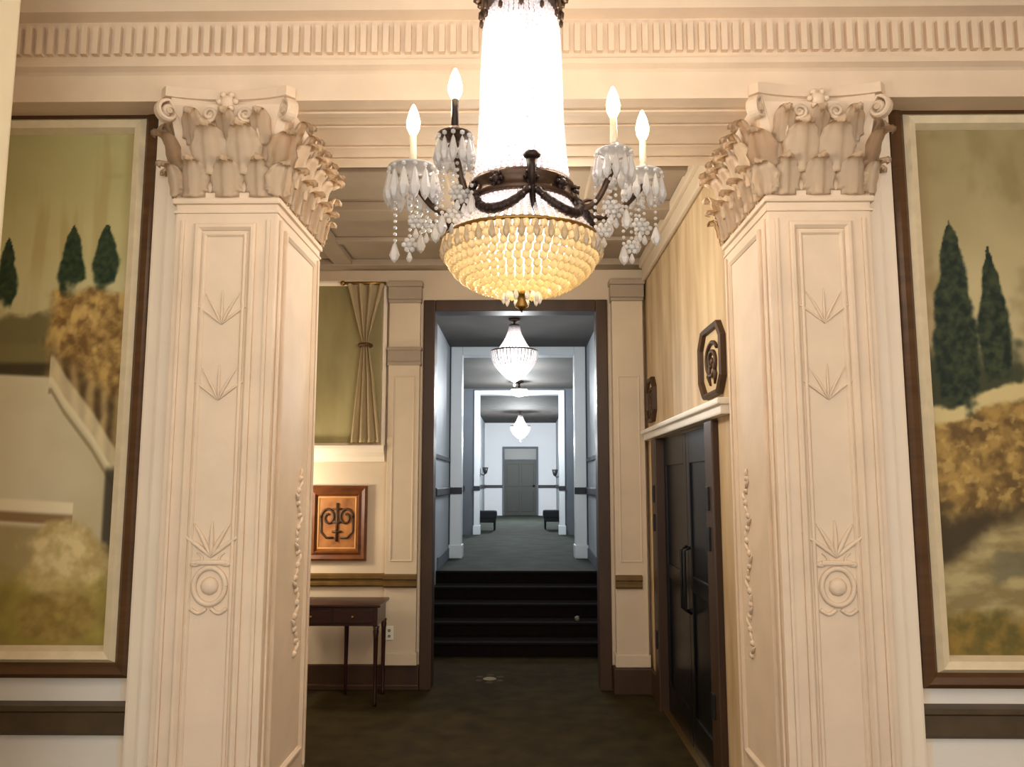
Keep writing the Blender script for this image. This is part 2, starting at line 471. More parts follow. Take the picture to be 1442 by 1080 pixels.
        # small inner helices beside the fleuron
        for sg in (-1,1):
            a = rz if sg > 0 else rz+PI
            bm = nb(); pts = []
            for k in range(26):
                aa = -PI/2+k*2*PI*1.3/25; r = .030*(1-.7*k/25)
                pts.append((-sg*(r*math.cos(aa)),0,r*math.sin(aa)))
            stalk = [(sg*(.055-.0*k),-.0,-.13+.1*k/5) for k in range(5)]
            tube(bm, stalk+[(sg*.04,0,-.034)]+pts, .0085, 6)
            o = obj('inner_volute', bm, M['plaster'], cap, smooth=True)
            o.location = (ox+tx*sg*.075+nx*.040, oy+ty*sg*.075+ny*.040, 3.222); o.rotation_euler = (0,0,rz)
    for sx in (-1,1):
        for sy in (-1,1):
            if sy > 0 and sx != innerdir: continue
            inst('volute', VOL, cap, (sx*(hx+.004), sy*(hy+.004), 3.262), math.atan2(sy,sx), 0, .92)
            # corner leaves under the volutes
            inst('acanthus_leaf', LEAF_HIGH, cap, (sx*(hx-.006), sy*(hy-.006), 2.965), math.atan2(sy,sx)+PI/2, .03, .88)
            inst('acanthus_leaf', LEAF_LOW, cap, (sx*(hx-.006), sy*(hy-.006), 2.876), math.atan2(sy,sx)+PI/2, .02, .9)
    return root
make_pier(-1.435, -1.010, 'cream Corinthian pilaster with carved capital beside the mural with the pale wall', 1)
make_pier(1.010, 1.435, 'cream Corinthian pilaster with carved capital beside the mural with two tall cypresses', -1)

# ------------------------------------------------------------------ murals
def srgb_lin(c): return [((v/255)/12.92 if v/255 <= 0.04045 else ((v/255+0.055)/1.055)**2.4) for v in c]
def mix(a, b, t): t = max(0, min(1, t)); return [p+(q-p)*t for p, q in zip(a, b)]
def fbm(x, z, s, o=4, seed=0): return noise.fractal(Vector((x*s+seed*7.3, z*s, seed*3.1)), 1.0, 2.0, o)
def sm(a, b, x):
    t = max(0, min(1, (x-a)/(b-a))); return t*t*(3-2*t)
def lerp_pts(pts, x):
    if x <= pts[0][0]: return pts[0][1]
    for (a, p), (c, q) in zip(pts, pts[1:]):
        if x <= c: return p+(q-p)*(x-a)/(c-a)
    return pts[-1][1]
def cypress(x, z, xc, zb, zt, w, seed, peak=.3):
    """0..1 coverage of one painted cypress"""
    if z < zb-.05 or z > zt: return 0
    t = (z-zb)/(zt-zb)
    prof = lerp_pts([(0,.72),(peak,1),(.75,.5),(1,.02)], t)*w
    e = abs(x-xc) + .10*w*fbm(x,z,26,3,seed) + .12*w*fbm(x,z,9,2,seed+1)
    return (1-sm(prof*.80, prof*1.08, e))*sm(zb-.03, zb+.03, z+.05*fbm(x,z,14,3,seed+2)-.02*abs(x-xc)/w)

def paint_left(x, z):
    sky = mix((150,142,90), (176,164,112), sm(3.2,2.6,z)+.3*fbm(x,z,3))
    sky = mix(sky, (172,160,104), .4*sm(2.25,2.0,abs(x)))
    c = mix(sky, (150,128,74), .5*sm(.05,.5,fbm(x*4,z*.5,3,3,2)))
    c = mix(c, (186,176,130), sm(2.70,2.50,z)*.6)
    # distant dark bank
    if x < -1.98:
        k = sm(2.43,2.39,z+.03*fbm(x,z,10)); c = mix(c, (92,80,42), k*.85)
        k = sm(2.30,2.27,z)*.6; c = mix(c, (118,104,60), k)
        k = sm(2.22,2.19,z); c = mix(c, (56,46,24), k*.9)
    # golden brown foliage
    top = 2.54-.03*abs(math.sin(x*19))+.03*fbm(x,z,12)
    k = sm(top+.02, top-.03, z)*sm(-2.05,-1.98,x+.03*fbm(x,z,9,3,5))
    fol = mix((172,138,72), (104,74,34), .5+.9*fbm(x,z,22,4,8))
    fol = mix(fol, (200,168,96), .6*sm(.1,.5,fbm(x,z*.6,14,3,11)))
    c = mix(c, fol, k)
    # slope with dark posts under the foliage
    zs = lerp_pts([(-2.0,2.14),(-1.85,2.02),(-1.66,1.88)], x)
    posts = .5+.5*math.sin(x*92+2*fbm(x,z,4))
    k = sm(zs+.20, zs+.08, z)*sm(-2.02,-1.97,x)
    c = mix(c, mix((60,44,22),(150,126,80), posts), k*.75)
    # pale wall
    zt = lerp_pts([(-2.40,2.165),(-1.985,2.145),(-1.93,2.06),(-1.80,1.90),(-1.735,1.80),(-1.66,1.70)], x)
    wall = mix((196,184,150), (172,158,120), sm(-2.1,-1.7,x)+.35*fbm(x,z,4,3,4))
    c = mix(c, wall, sm(zt+.01, zt-.01, z))
    zz = zt-.0; 
    if x > -2.0: c = mix(c, (214,198,156), sm(.075,.045,abs(z-(zt+.03)))*.7); c = mix(c, (110,88,50), sm(.018,.006,abs(z-(zt-.06)))*.6)
    c = mix(c, (52,42,26), sm(-1.745,-1.725,x)*sm(1.78,1.74,z)*sm(1.36,1.42,z)*.85)
    # sill of the wall and shadowed bank
    zs = 1.56-.06*(x+2.1)
    if x < -1.86:
        c = mix(c, (214,200,164), sm(.03,.015,abs(z-zs-.05)))
        c = mix(c, (128,100,62), sm(.028,.012,abs(z-zs)))
        c = mix(c, (150,132,88), sm(zs-.02,zs-.05,z))
    # pale bush and mossy ground
    d = math.hypot((x+1.88)/.20, (z-1.36)/.17)+.25*fbm(x,z,10,4,3)
    c = mix(c, (108,86,48), sm(1.44,1.40,z-.0)*sm(-1.86,-1.76,x)*.5)
    c = mix(c, mix((200,180,126),(160,136,80),.5+fbm(x,z,14,4,6)), sm(1.1,.8,d))
    g = sm(1.36,1.28,z+.05*fbm(x,z,6))
    c = mix(c, mix((150,132,52),(122,104,40),.5+fbm(x,z,8,4,9)), g*.9*(1-sm(1.05,.7,d)*.7))
    c = mix(c, mix((150,120,60),(110,84,36),.5+fbm(x,z,20)), sm(1.2,.9,math.hypot((x+1.9)/.16,(z-1.16)/.1))*.6)
    for xc, zb, zt, w, pk, sd in ((-1.937,2.53,2.81,.064,.15,1),(-1.790,2.545,2.81,.066,.35,2),(-2.215,2.44,2.77,.055,.3,3)):
        k = cypress(x, z, xc, zb, zt, w, sd, pk)
        c = mix(c, mix((26,38,20),(52,62,32),.4+.8*fbm(x,z,40,3,12)), k)
    return c

def paint_right(x, z):
    c = mix((136,120,78), (168,152,108), sm(3.2,2.3,z)+.3*fbm(x,z,3,3,1))
    c = mix(c, (120,104,62), .6*sm(.0,.5,fbm(x,z*.7,5,4,2)))
    c = mix(c, (130,96,60), sm(1.80,1.70,x)*.35)
    # dark undergrowth behind the ridge
    zr = 2.0+.32*max(0,x-1.72)+.03*fbm(x,z,8)
    k = sm(2.34,2.18,z+.10*fbm(x,z,10,3,4)+.25*abs(x-1.9)); c = mix(c, (44,46,26), k*.9)
    # ridge, foliage bank
    k = sm(zr+.01, zr-.015, z)
    fol = mix((150,118,58), (92,68,32), .5+1.0*fbm(x,z,16,4,6))
    fol = mix(fol, (176,146,80), .6*sm(.1,.5,fbm(x,z,24,3,8)))
    c = mix(c, fol, k)
    c = mix(c, (186,166,112), sm(.05,.02,abs(z-zr+.03)))
    # shadow band, road, ground
    k = sm(1.64,1.54,z+.05*fbm(x,z,6)); c = mix(c, (62,48,26), k)
    zr2 = 1.36+.62*(x-1.72)
    road = mix((158,140,92),(122,104,62),.5+1.1*fbm(x,z*2.2,8,4,3))
    k = sm(zr2+.06, zr2-.04, z+.04*fbm(x,z,9)); c = mix(c, road, k)
    c = mix(c, (92,84,60), sm(.05,.02,abs(z-1.36+.05*fbm(x,z,6)))*sm(1.85,1.95,x)*.7)
    k = sm(1.22,1.14,z+.05*fbm(x,z,10)); c = mix(c, mix((128,100,38),(90,76,30),.5+fbm(x,z,18,4,5)), k)
    for xc, zb, zt, w, sd in ((1.825,2.02,2.84,.105,1),(1.985,2.14,2.70,.075,2)):
        k = cypress(x, z, xc, zb, zt, w, sd, .35)
        c = mix(c, mix((24,32,20),(56,60,34),.4+.9*fbm(x,z,30,3,12)), k)
    return c

def mural(label, x0, x1, z0, z1, fn):
    """x0..x1, z0..z1 = outer edge of the dark frame"""
    root = thing('mural_painting', label, 'painting', ((x0+x1)/2, YW, z0), 0, 'landscape murals beside the opening')
    cx = (x0+x1)/2
    def fr(w, d0, d1, e, prof_h):
        b = nb()
        X0, X1, Z0, Z1 = x0+e-cx, x1-e-cx, e, z1-z0-e
        rings = []
        for i, o in ((0,0),(0,-d0),(w*.3,-d0-prof_h),(w*.75,-d0-prof_h*.6),(w,-d1),(w,0)):
            rings.append([b.verts.new(c) for c in ((X0+i,o,Z0+i),(X1-i,o,Z0+i),(X1-i,o,Z1-i),(X0+i,o,Z1-i))])
        for a, c in zip(rings, rings[1:]):
            for k in range(4): b.faces.new((a[k],a[(k+1)%4],c[(k+1)%4],c[k]))
        return b
    obj('outer_frame', fr(.060,.05,.045,0,.015), M['frame_dark'], root)
    obj('inner_frame', fr(.065,.040,.020,.056,.028), M['frame_pale'], root)
    e = .118
    X0, X1, Z0, Z1 = x0+e, x1-e, z0+e, z1-e
    st = .0055; nx = int((X1-X0)/st); nz = int((Z1-Z0)/st)
    vs, fs, cols = [], [], []
    for j in range(nz+1):
        for i in range(nx+1):
            x = X0+(X1-X0)*i/nx; z = Z0+(Z1-Z0)*j/nz
            vs.append((x-cx, -.018, z-z0)); cols.extend(srgb_lin([max(0,min(255,v*1.10+g)) for v, g in zip(fn(x, z), (6,10,14))])+[1.0])
    for j in range(nz):
        for i in range(nx):
            a = j*(nx+1)+i; fs.append((a, a+1, a+nx+2, a+nx+1))
    me = bpy.data.meshes.new('canvas'); me.from_pydata(vs, [], fs)
    at = me.color_attributes.new('paint', 'FLOAT_COLOR', 'POINT'); at.data.foreach_set('color', cols)
    me.materials.append(M['paint'])
    o = bpy.data.objects.new('canvas', me); C.objects.link(o); o.parent = root
    return root
mural('large dark-framed landscape mural with small cypresses above a pale wall and golden foliage', -2.86, -1.575, .925, 3.338, paint_left)
mural('large landscape mural in dark frame with two tall cypresses above a brown bank', 1.585, 2.86, .895, 3.338, paint_right)

# ------------------------------------------------------------------ foyer shell
b = nb(); add_box(b, XL-.1, XR+.2, YR, YB, ZFC, ZFC+.1)
for y0, w, d in ((4.70,.10,.035),(5.30,.22,.07),(6.10,.10,.035),(6.72,.18,.06)):
    add_box(b, XL, XR, y0, y0+w, ZFC-d, ZFC, .01)
for x0 in (-1.62, -.62, .42):
    add_box(b, x0, x0+.16, YR, YB, ZFC-.05, ZFC, .01)
struct('ceiling_foyer', b, M['ceiling'])
b = nb(); add_box(b, XL-.1, XL, YR, YB, 0, ZFC); struct('wall_foyer_left', b, M['backwall'])
# right wall with its doorway (4.45..6.35, 2.06 high)
DY0, DY1, DZ = 4.40, 6.42, 2.05
b = nb(); add_box(b, XR, XR+.16, YR+.12, DY0, 0, ZFC); add_box(b, XR, XR+.16, DY1, YB2, 0, ZFC); add_box(b, XR, XR+.16, DY0, DY1, DZ, ZFC)
struct('wall_foyer_right', b, M['wallpaper'])
b = nb(); add_box(b, XR-.035, XR, YR, YB-.14, 3.42, 3.60, .02); add_box(b, XR-.06, XR, YR, YB-.14, 3.53, 3.62, .02)
struct('trim_foyer_right', b, M['backwall'])
# back wall with the stair opening
OX0, OX1, OZ = -.855, .745, 3.19
b = nb(); add_box(b, XL, OX0, YB, YB2, 0, ZFC); add_box(b, OX1, XR+.16, YB, YB2, 0, ZFC); add_box(b, OX0, OX1, YB, YB2, OZ+.10, ZFC)
struct('wall_back', b, M['backwall'])
b = nb()
for x0, x1 in ((OX0,OX0+.10),(OX1-.10,OX1)):
    add_box(b, x0, x1, YB-.03, YB2+.02, 0, OZ+.10, .008)
add_box(b, OX0+.10, OX1-.10, YB-.03, YB2+.02, OZ, OZ+.10, .008)
struct('trim_stair_opening', b, M['brown'])
b = nb(); add_box(b, XL, OX0-.002, YB-.03, YB, 0, .205, .008); add_box(b, XL, OX0-.002, YB-.045, YB-.0, 0, .05, .01); struct('baseboard_back_left', b, M['brown'])
b = nb(); add_box(b, OX1+.002, XR, YB-.16, YB, 0, .205, .008); struct('baseboard_back_right', b, M['brown'])
# chair rails with two gilt lines
def chair_rail(name, x0, x1, y):
    b = nb()
    pr = [(y,.835),(y-.02,.835),(y-.032,.85),(y-.032,.872),(y-.022,.88),(y-.022,.895),(y-.040,.905),(y-.040,.935),(y-.028,.945),(y,.945)]
    extrude_profile_x(b, pr, x0, x1)
    return struct(name, b, M['rail_gold'])
chair_rail('trim_back_left', XL, -1.152, YB)
# baseboard along the right wall
b = nb(); add_box(b, XR-.025, XR, DY1+.12, YB-.16, 0, .2, .006); struct('baseboard_foyer_right', b, M['brown'])

# plain pilasters on the back wall
def plain_pilaster(label, x0, x1, d, band):
    cx = (x0+x1)/2; h = (x1-x0)/2
    r = thing('plain_pilaster', label, 'pilaster', (cx, YB-.002, .207), 0, 'plain pilasters of the back wall')
    b = nb(); add_box(b, -h, h, -d, 0, 0, 3.05, .006); add_box(b, -h-.01, h+.01, -d-.012, 0, 0, .10, .008)
    obj('shaft', b, M['backwall'], r)
    if band:
        b = nb(); add_box(b, -h-.012, h+.012, -d-.015, 0, 2.50, 2.53, .006); add_box(b, -h-.008, h+.008, -d-.008, 0, 2.53, 2.63, .003); add_box(b, -h-.016, h+.016, -d-.02, 0, 2.63, 2.66, .008)
        obj('necking_band', b, M['ceiling'], r)
    b = nb(); add_box(b, -h-.008, h+.008, -d-.015, 0, 3.05, 3.08, .008); add_box(b, -h-.012, h+.012, -d-.025, 0, 3.08, 3.19, .008); add_box(b, -h-.022, h+.022, -d-.04, 0, 3.19, 3.24, .012)
    obj('capital_block', b, M['ceiling'], r)
    b = nb(); strip_frame(b, -h+.04, h-.04, .84, 2.40, -d, .014, .006)
    obj('panel_moulding', b, M['backwall'], r)
    # the chair rail returns across the pilaster
    b = nb(); y = -d
    extrude_profile_x(b, [(y,.628),(y-.02,.628),(y-.032,.643),(y-.032,.665),(y-.022,.673),(y-.022,.688),(y-.040,.698),(y-.040,.728),(y-.028,.738),(y,.738)], -h-.005, h+(.0 if band else -.05))
    obj('rail_return', b, M['rail_gold'], r)
    return r
plain_pilaster('plain tan pilaster on the back wall between the pinched drape and the stair opening', -1.150, -.880, .06, True)
plain_pilaster('plain tan pilaster on the back wall between the stair opening and the black doors', .775, 1.040, .11, False)

# alcove panel with moulding, sill shelf and drape
r = bpy.data.objects.new('trim_alcove', None); C.objects.link(r); r['kind'] = 'structure'; r.location = (-1.95, YB, 2.02)
b = nb(); add_box(b, -.66, .775, -.012, 0, 0, 1.40); obj('painted_panel', b, M['olive'], r)
b = nb(); strip_frame(b, -.70, .775, -.03, 1.45, 0, .05, .04); obj('panel_frame', b, M['casing'], r)
b = nb()
pr = [(0,-.14),(-.03,-.14),(-.04,-.10),(-.075,-.06),(-.085,-.03),(-.085,-.005),(0,0)]
extrude_profile_x(b, pr, -.72, .775); obj('sill', b, M['casing'], r)
# drape: pinched curtain hanging at the panel's edge
b = nb(); rows = []
nu, nv = 26, 40
for j in range(nv+1):
    z = 2.04+1.38*j/nv
    wl = lerp_pts([(2.04,-1.46),(2.60,-1.41),(2.86,-1.385),(2.90,-1.375),(3.0,-1.405),(3.42,-1.52)], z)
    wr = lerp_pts([(2.04,-1.20),(2.60,-1.27),(2.86,-1.315),(2.90,-1.325),(3.0,-1.305),(3.42,-1.195)], z)
    row = []
    for i in range(nu+1):
        u = i/nu; x = wl+(wr-wl)*u
        amp = .018+.05*(wr-wl)
        row.append(b.verts.new((x, YB-.075-amp*math.sin(u*PI*7+.4*math.sin(z*3)), z)))
    rows.append(row)
for a, c in zip(rows, rows[1:]):
    for i in range(nu): b.faces.new((a[i],a[i+1],c[i+1],c[i]))
bmesh.ops.solidify(b, geom=b.faces[:], thickness=.006)
rt = thing('drape', 'cream drape pinched in at its middle in front of the olive wall panel', 'curtain', (0,0,0))
obj('cloth', b, M['drape'], rt, smooth=True)
b = nb(); n = 20
tube(b, [(-1.35+.05*math.cos(2*PI*k/n), YB-.078+.058*math.sin(2*PI*k/n), 2.88) for k in range(n+1)], .016, 8, False)
obj('tie_band', b, M['frame_dark'], rt, smooth=True)
b = nb(); tube(b, [(-1.55,YB-.075,3.43),(-1.185,YB-.075,3.43)], .014, 10)
ball(b, (-1.56,YB-.075,3.43), .024, 2); add_box(b, -1.21, -1.195, YB-.075, YB-.013, 3.42, 3.44); add_box(b, -1.53, -1.515, YB-.075, YB-.013, 3.42, 3.44)
obj('curtain_rod', b, M['brass'], rt, smooth=True)

# red-framed picture over the table
r = thing('framed_picture', 'square red-brown framed picture with pale scroll design above the console table', 'picture', (-1.57, YB, 1.05))
def frame_bm(w, h, fw, d):
    b = nb(); rings = []
    for i, o in ((0,0),(0,-d*.8),(fw*.2,-d),(fw*.55,-d*.6),(fw*.8,-d*.85),(fw,-d*.35),(fw,0)):
        rings.append([b.verts.new(c) for c in ((-w/2+i,o,i),(w/2-i,o,i),(w/2-i,o,h-i),(-w/2+i,o,h-i))])
    for a, c in zip(rings, rings[1:]):
        for k in range(4): b.faces.new((a[k],a[(k+1)%4],c[(k+1)%4],c[k]))
    return b
obj('frame', frame_bm(.51,.625,.085,.045), M['red_frame'], r)
b = nb(); add_box(b, -.18, .18, -.012, 0, .075, .55); obj('backing', b, mat('ochre_ground', (176,116,58), .6, scale=9, rgb2=(128,74,32)), r)
b = nb()
for sx in (-1,1):
    pts = []
    for k in range(30):
        a = k*2*PI*1.3/29; rr = .062*(1-.7*k/29)
        pts.append((sx*(.075+rr*math.cos(a)), -.016, .36+rr*math.sin(a)*1.3))
    tube(b, pts, .011, 6)
    tube(b, [(sx*.137,-.016,.36),(sx*.135,-.016,.24),(sx*.09,-.016,.19),(sx*.03,-.016,.19)], .010, 6)
tube(b, [(0,-.016,.16),(0,-.016,.48)], .012, 6)
for z in (.24,.32,.43): tube(b, [(-.04,-.016,z),(.04,-.016,z)], .010, 6)
obj('scroll_design', b, M['ornament'], r, smooth=True)
b = nb(); strip_frame(b, -.165, .165, .095, .535, -.012, .014, .006); obj('inner_border', b, mat('pale_gold_border', (206,150,86), .5, var=.2, scale=12), r)

# octagonal framed ornaments on the right wall
def wall_ornament(label, yc, zc, w, h):
    r = thing('framed_ornament', label, 'wall ornament', (XR, yc, zc), -PI/2, 'framed ornaments above the black doors')
    # local: x along wall, -y into the room
    k = .25
    def octa(w, h, c): return [(-w/2+c,-h/2),(w/2-c,-h/2),(w/2,-h/2+c),(w/2,h/2-c),(w/2-c,h/2),(-w/2+c,h/2),(-w/2,h/2-c),(-w/2,-h/2+c)]
    b = nb(); rings = []
    for i, o in ((0,0),(0,-.03),(.012,-.04),(.03,-.03),(.034,0)):
        rings.append([b.verts.new((x, o, z)) for x, z in octa(w-2*i, h-2*i, .09-.35*i)])
    for a, c in zip(rings, rings[1:]):
        for q in range(8): b.faces.new((a[q],a[(q+1)%8],c[(q+1)%8],c[q]))
    obj('frame', b, M['ornament'], r)
    b = nb(); lo = [b.verts.new((x,-.008,z)) for x, z in octa(w-.06,h-.06,.08)]; hi = [b.verts.new((x,0,z)) for x, z in octa(w-.06,h-.06,.08)]
    b.faces.new(lo); b.faces.new(hi[::-1])
    for q in range(8): b.faces.new((lo[q],lo[(q+1)%8],hi[(q+1)%8],hi[q]))
    obj('field', b, M['ornament_field'], r)
    b = nb(); pts = []
    for q in range(40):
        a = q*2*PI*1.6/39+.6; rr = .5*(1-.72*q/39)
        pts.append((rr*w*.56*math.cos(a), -.016, rr*h*.56*math.sin(a)))
    tube(b, pts, [.012]*34+[.012,.012,.011,.010,.008,.006], 6)
    ball(b, (0,-.014,0), .024, 1, (1,.5,1))
    for sx in (-1,1): tube(b, [(sx*.04,-.014,-.02),(sx*.08,-.014,-.08),(sx*.05,-.014,-.13)], [.012,.016,.006], 6)
    obj('scroll', b, M['ornament'], r, smooth=True)
    return r
wall_ornament('larger dark octagonal framed scroll ornament next to the carved pilaster', 4.42, 2.37, .52, .40)
wall_ornament('smaller dark octagonal framed scroll ornament next to the plain pilaster', 6.52, 2.37, .38, .36)

# black double door on the right wall
d = bpy.data.objects.new('door_1', None); C.objects.link(d); d['kind'] = 'structure'; d.location = (XR, (DY0+DY1)/2, 0)
yc = (DY0+DY1)/2
b = nb(); fw = .16
for y0, y1 in ((DY0-yc-.02, DY0-yc+fw), (DY1-yc-fw, DY1-yc+.02)):
    add_box(b, -.04, .15, y0, y1, 0, DZ-.01, .008)
obj('door_frame', b, M['brown'], d)
b = nb(); add_box(b, -.055, 0, DY0-yc-.30, DY1-yc+.30, DZ, DZ+.075, .01); add_box(b, -.075, 0, DY0-yc-.32, DY1-yc+.32, DZ+.05, DZ+.085, .01)
obj('door_header', b, M['white'], d)
L0, L1 = DY0-yc+fw, DY1-yc-fw
for k in range(2):
    y0 = L0+(L1-L0)*k/2+.004; y1 = L0+(L1-L0)*(k+1)/2-.004
    b = nb(); add_box(b, .04, .09, y0, y1, .012, DZ-.012, .006)
    # raised stiles so that each leaf has an inset panel
    for a0, a1, z0, z1 in ((y0,y0+.09,.012,DZ-.012),(y1-.09,y1,.012,DZ-.012),(y0+.09,y1-.09,.012,.22),(y0+.09,y1-.09,DZ-.22,DZ-.012),(y0+.09,y1-.09,1.0,1.10)):
        add_box(b, .028, .045, a0, a1, z0, z1, .004)
    lf = obj('door_leaf', b, M['door_black'], d)
    b = nb(); yh = y1-.05 if k == 0 else y0+.05
    tube(b, [(.03,yh,.86),(-.01,yh,.88),(-.01,yh,1.26),(.03,yh,1.28)], .010, 8)
    obj('door_handle', b, M['black'], lf, smooth=True)
for z in (1.55, 1.33, .45):
    b = nb(); add_box(b, -.052, -.036, DY0-yc+.06, DY0-yc+.12, z, z+.13, .004); add_box(b, -.052, -.036, DY1-yc-.12, DY1-yc-.06, z, z+.13, .004)
    obj('door_hinge', b, M['black'], d)
b = nb(); add_box(b, -.01, .12, L0, L1, 0, .012, .003); obj('door_threshold', b, M['brass'], d)

# ------------------------------------------------------------------ console table, outlet, scrap
def console():
    r = thing('console_table', 'dark red-brown console table with slim legs under the red-framed picture', 'table', (-1.47, 6.565, 0))
    hx, hy = .36, .20
    b = nb(); add_box(b, -hx-.015, hx+.015, -hy-.015, hy+.015, .742, .765, .007); obj('tabletop', b, M['red_wood'], r)
    b = nb(); add_box(b, -hx+.01, hx-.01, -hy+.01, hy-.01, .60, .742, .004); obj('apron', b, M['red_wood'], r)
    for x0, x1 in ((-hx+.045, -.01), (.01, hx-.045)):
        b = nb(); add_box(b, x0, x1, -hy-.002, -hy+.012, .622, .725, .004); dr = obj('drawer', b, M['red_wood'], r)
        b = nb(); ball(b, ((x0+x1)/2, -hy-.014, .672), .013, 2); obj('knob', b, M['brass'], dr, smooth=True)
    for sx in (-1,1):
        for sy in (-1,1):
            b = nb(); X, Y = sx*(hx-.022), sy*(hy-.022)
            prof = [(.012,0),(.017,.02),(.012,.04),(.016,.30),(.019,.52),(.024,.56),(.020,.575),(.026,.60)]
            lathe(b, [(0,0)]+prof+[(0,.60)], 12, X, Y, 0)
            obj('leg', b, M['red_wood'], r, smooth=True)
    b = nb(); lathe(b, [(0,.0),(.012,0),(.012,.04),(.016,.30),(.020,.56),(.026,.60),(0,.60)], 12, .035, hy-.022, 0)
    obj('leg', b, M['red_wood'], r, smooth=True)
    return r
console()
r = thing('wall_outlet', 'small ivory wall outlet plate low on the wall beside the console table', 'outlet', (-1.10, YB-.063, .41))
b = nb(); add_box(b, -.035, .035, -.008, .0, 0, .115, .004); obj('cover_plate', b, M['outlet'], r)
for z in (.03,.075):
    b = nb(); lathe(b, [(0,0),(.013,0),(.013,.004),(0,.004)], 12); bmesh.ops.transform(b, matrix=Matrix.Translation((0,-.0075,z+.003)) @ Matrix.Rotation(PI/2,4,'X'), verts=b.verts[:])
    obj('socket', b, M['paper'], r)

# ------------------------------------------------------------------ stairs
SC = -.05                     # axis of the stairs and the corridor
st = thing('staircase', 'short flight of five near-black carpeted steps up to the corridor', 'stairs', (SC, S0, 0))
run = (S1-S0)/5; rise = ZC/5
for k in range(5):
    b = nb(); y0 = k*run
    top = (k+1)*rise
    y1 = (k+1)*run if k < 4 else (S1-.31-S0)
    if k == 4: y1 = 4*run+.012
    add_box(b, -.94, .94, y0, 5*run-.32 if k < 4 else y0+.01, 0 if k == 0 else k*rise, top, .004) if k < 4 else add_box(b, -.94, .94, 4*run, 4*run+.009, 4*rise, top-.001)
    s = obj('step', b, M['stair'], st)
    b = nb(); add_box(b, -.94, .94, y0-.022, y0+.035, top-.022, top+.004, .006); obj('nosing', b, M['nosing'], s)
# crumpled scrap on the second step
b = nb(); ball(b, (0,0,0), .026, 3)
for v in b.verts: v.co *= 1+.35*noise.noise(v.co*60)
o = obj('paper_scrap', b, M['paper'], loc=(.575, S0+run+.13, 2*rise+.021)); tag(o, 'small pale crumpled paper scrap near the right end of the second step', 'paper scrap')

# ------------------------------------------------------------------ stairwell and corridor
HW = .95
b = nb(); add_box(b, SC-HW-.12, SC-HW, YB2, 11.05, 0, ZCC); struct('wall_stair_left', b, M['corr_wall'])
b = nb(); add_box(b, SC+HW, SC+HW+.12, YB2, 11.05, 0, ZCC); struct('wall_stair_right', b, M['corr_wall'])
b = nb(); add_box(b, -1.5, 1.5, YB2, 16.2, ZCC, ZCC+.1); struct('ceiling_corridor', b, M['corr_ceil'])
b = nb(); add_box(b, -1.5, 1.5, 16.2, YE+.1, ZCC, ZCC+.1); struct('ceiling_corridor_end', b, M['corr_ceil_tex'])
HC = 1.12
for s, nm in ((-1,'left'),(1,'right')):
    b = nb(); x0, x1 = sorted((SC+s*HC, SC+s*(HC+.12)))
    add_box(b, x0, x1, 11.25, YE, ZC, ZCC); struct('wall_corridor_'+nm, b, M['corr_wall'])
    for y0, y1, hw, nn in ((YB2+.03,11.04,HW,'stair'),(11.26,15.99,HC,'middle'),(16.21,YE-.01,HC,'end')):
        b = nb(); xw = SC+s*hw
        pr = [(xw,1.545),(xw-s*.03,1.545),(xw-s*.04,1.56),(xw-s*.04,1.63),(xw-s*.03,1.645),(xw,1.645)]
        extrude_profile_y(b, pr, y0 if nn != 'stair' else S1-.6, y1)
        struct('trim_%s_%s' % (nn, nm), b, M['corr_rail'])
    b = nb(); xw = SC+s*HW
    extrude_profile_y(b, [(xw,1.985),(xw-s*.022,1.985),(xw-s*.022,2.03),(xw,2.04)], YB2+.03, 11.04); struct('trim_picture_rail_'+nm, b, M['corr_rail'])
    b = nb(); x0, x1 = sorted((SC+s*HW, SC+s*(HW-.02))); add_box(b, x0, x1, S1-.2, 11.04, ZC, ZC+.14, .004); struct('baseboard_stair_'+nm, b, M['corr_slate'])
    b = nb(); x0, x1 = sorted((SC+s*HC, SC+s*(HC-.02))); add_box(b, x0, x1, 16.21, YE-.01, ZC, ZC+.14, .004); struct('baseboard_corridor_'+nm, b, M['corr_slate'])
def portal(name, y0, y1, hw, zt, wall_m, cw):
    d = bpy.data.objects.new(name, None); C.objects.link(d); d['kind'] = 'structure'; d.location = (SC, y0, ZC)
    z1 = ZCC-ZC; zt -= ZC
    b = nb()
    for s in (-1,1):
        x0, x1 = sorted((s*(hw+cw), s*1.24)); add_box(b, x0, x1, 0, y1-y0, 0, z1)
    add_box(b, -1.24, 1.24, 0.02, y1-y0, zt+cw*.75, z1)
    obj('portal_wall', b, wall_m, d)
    b = nb()
    for s in (-1,1):
        x0, x1 = sorted((s*hw, s*(hw+cw))); add_box(b, x0, x1, -.04, y1-y0+.03, 0, zt+cw*.75, .012)
        x0, x1 = sorted((s*(hw-.015), s*(hw+cw+.015))); add_box(b, x0, x1, -.06, y1-y0+.04, 0, .18, .012)
    add_box(b, -hw, hw, -.04, y1-y0+.03, zt, zt+cw*.75, .012)
    obj('portal_casing', b, M['corr_white'], d)
    b = nb()
    for s in (-1,1):
        x0, x1 = sorted((s*(hw-.012), s*(hw+cw+.005))); add_box(b, x0, x1, -.055, -.04, 1.55-ZC, 1.64-ZC, .004)
    obj('portal_rail', b, M['corr_rail'], d)
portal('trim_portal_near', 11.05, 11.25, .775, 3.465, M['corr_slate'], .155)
portal('trim_portal_far', 16.0, 16.2, .79, 3.46, M['corr_slate'], .11)
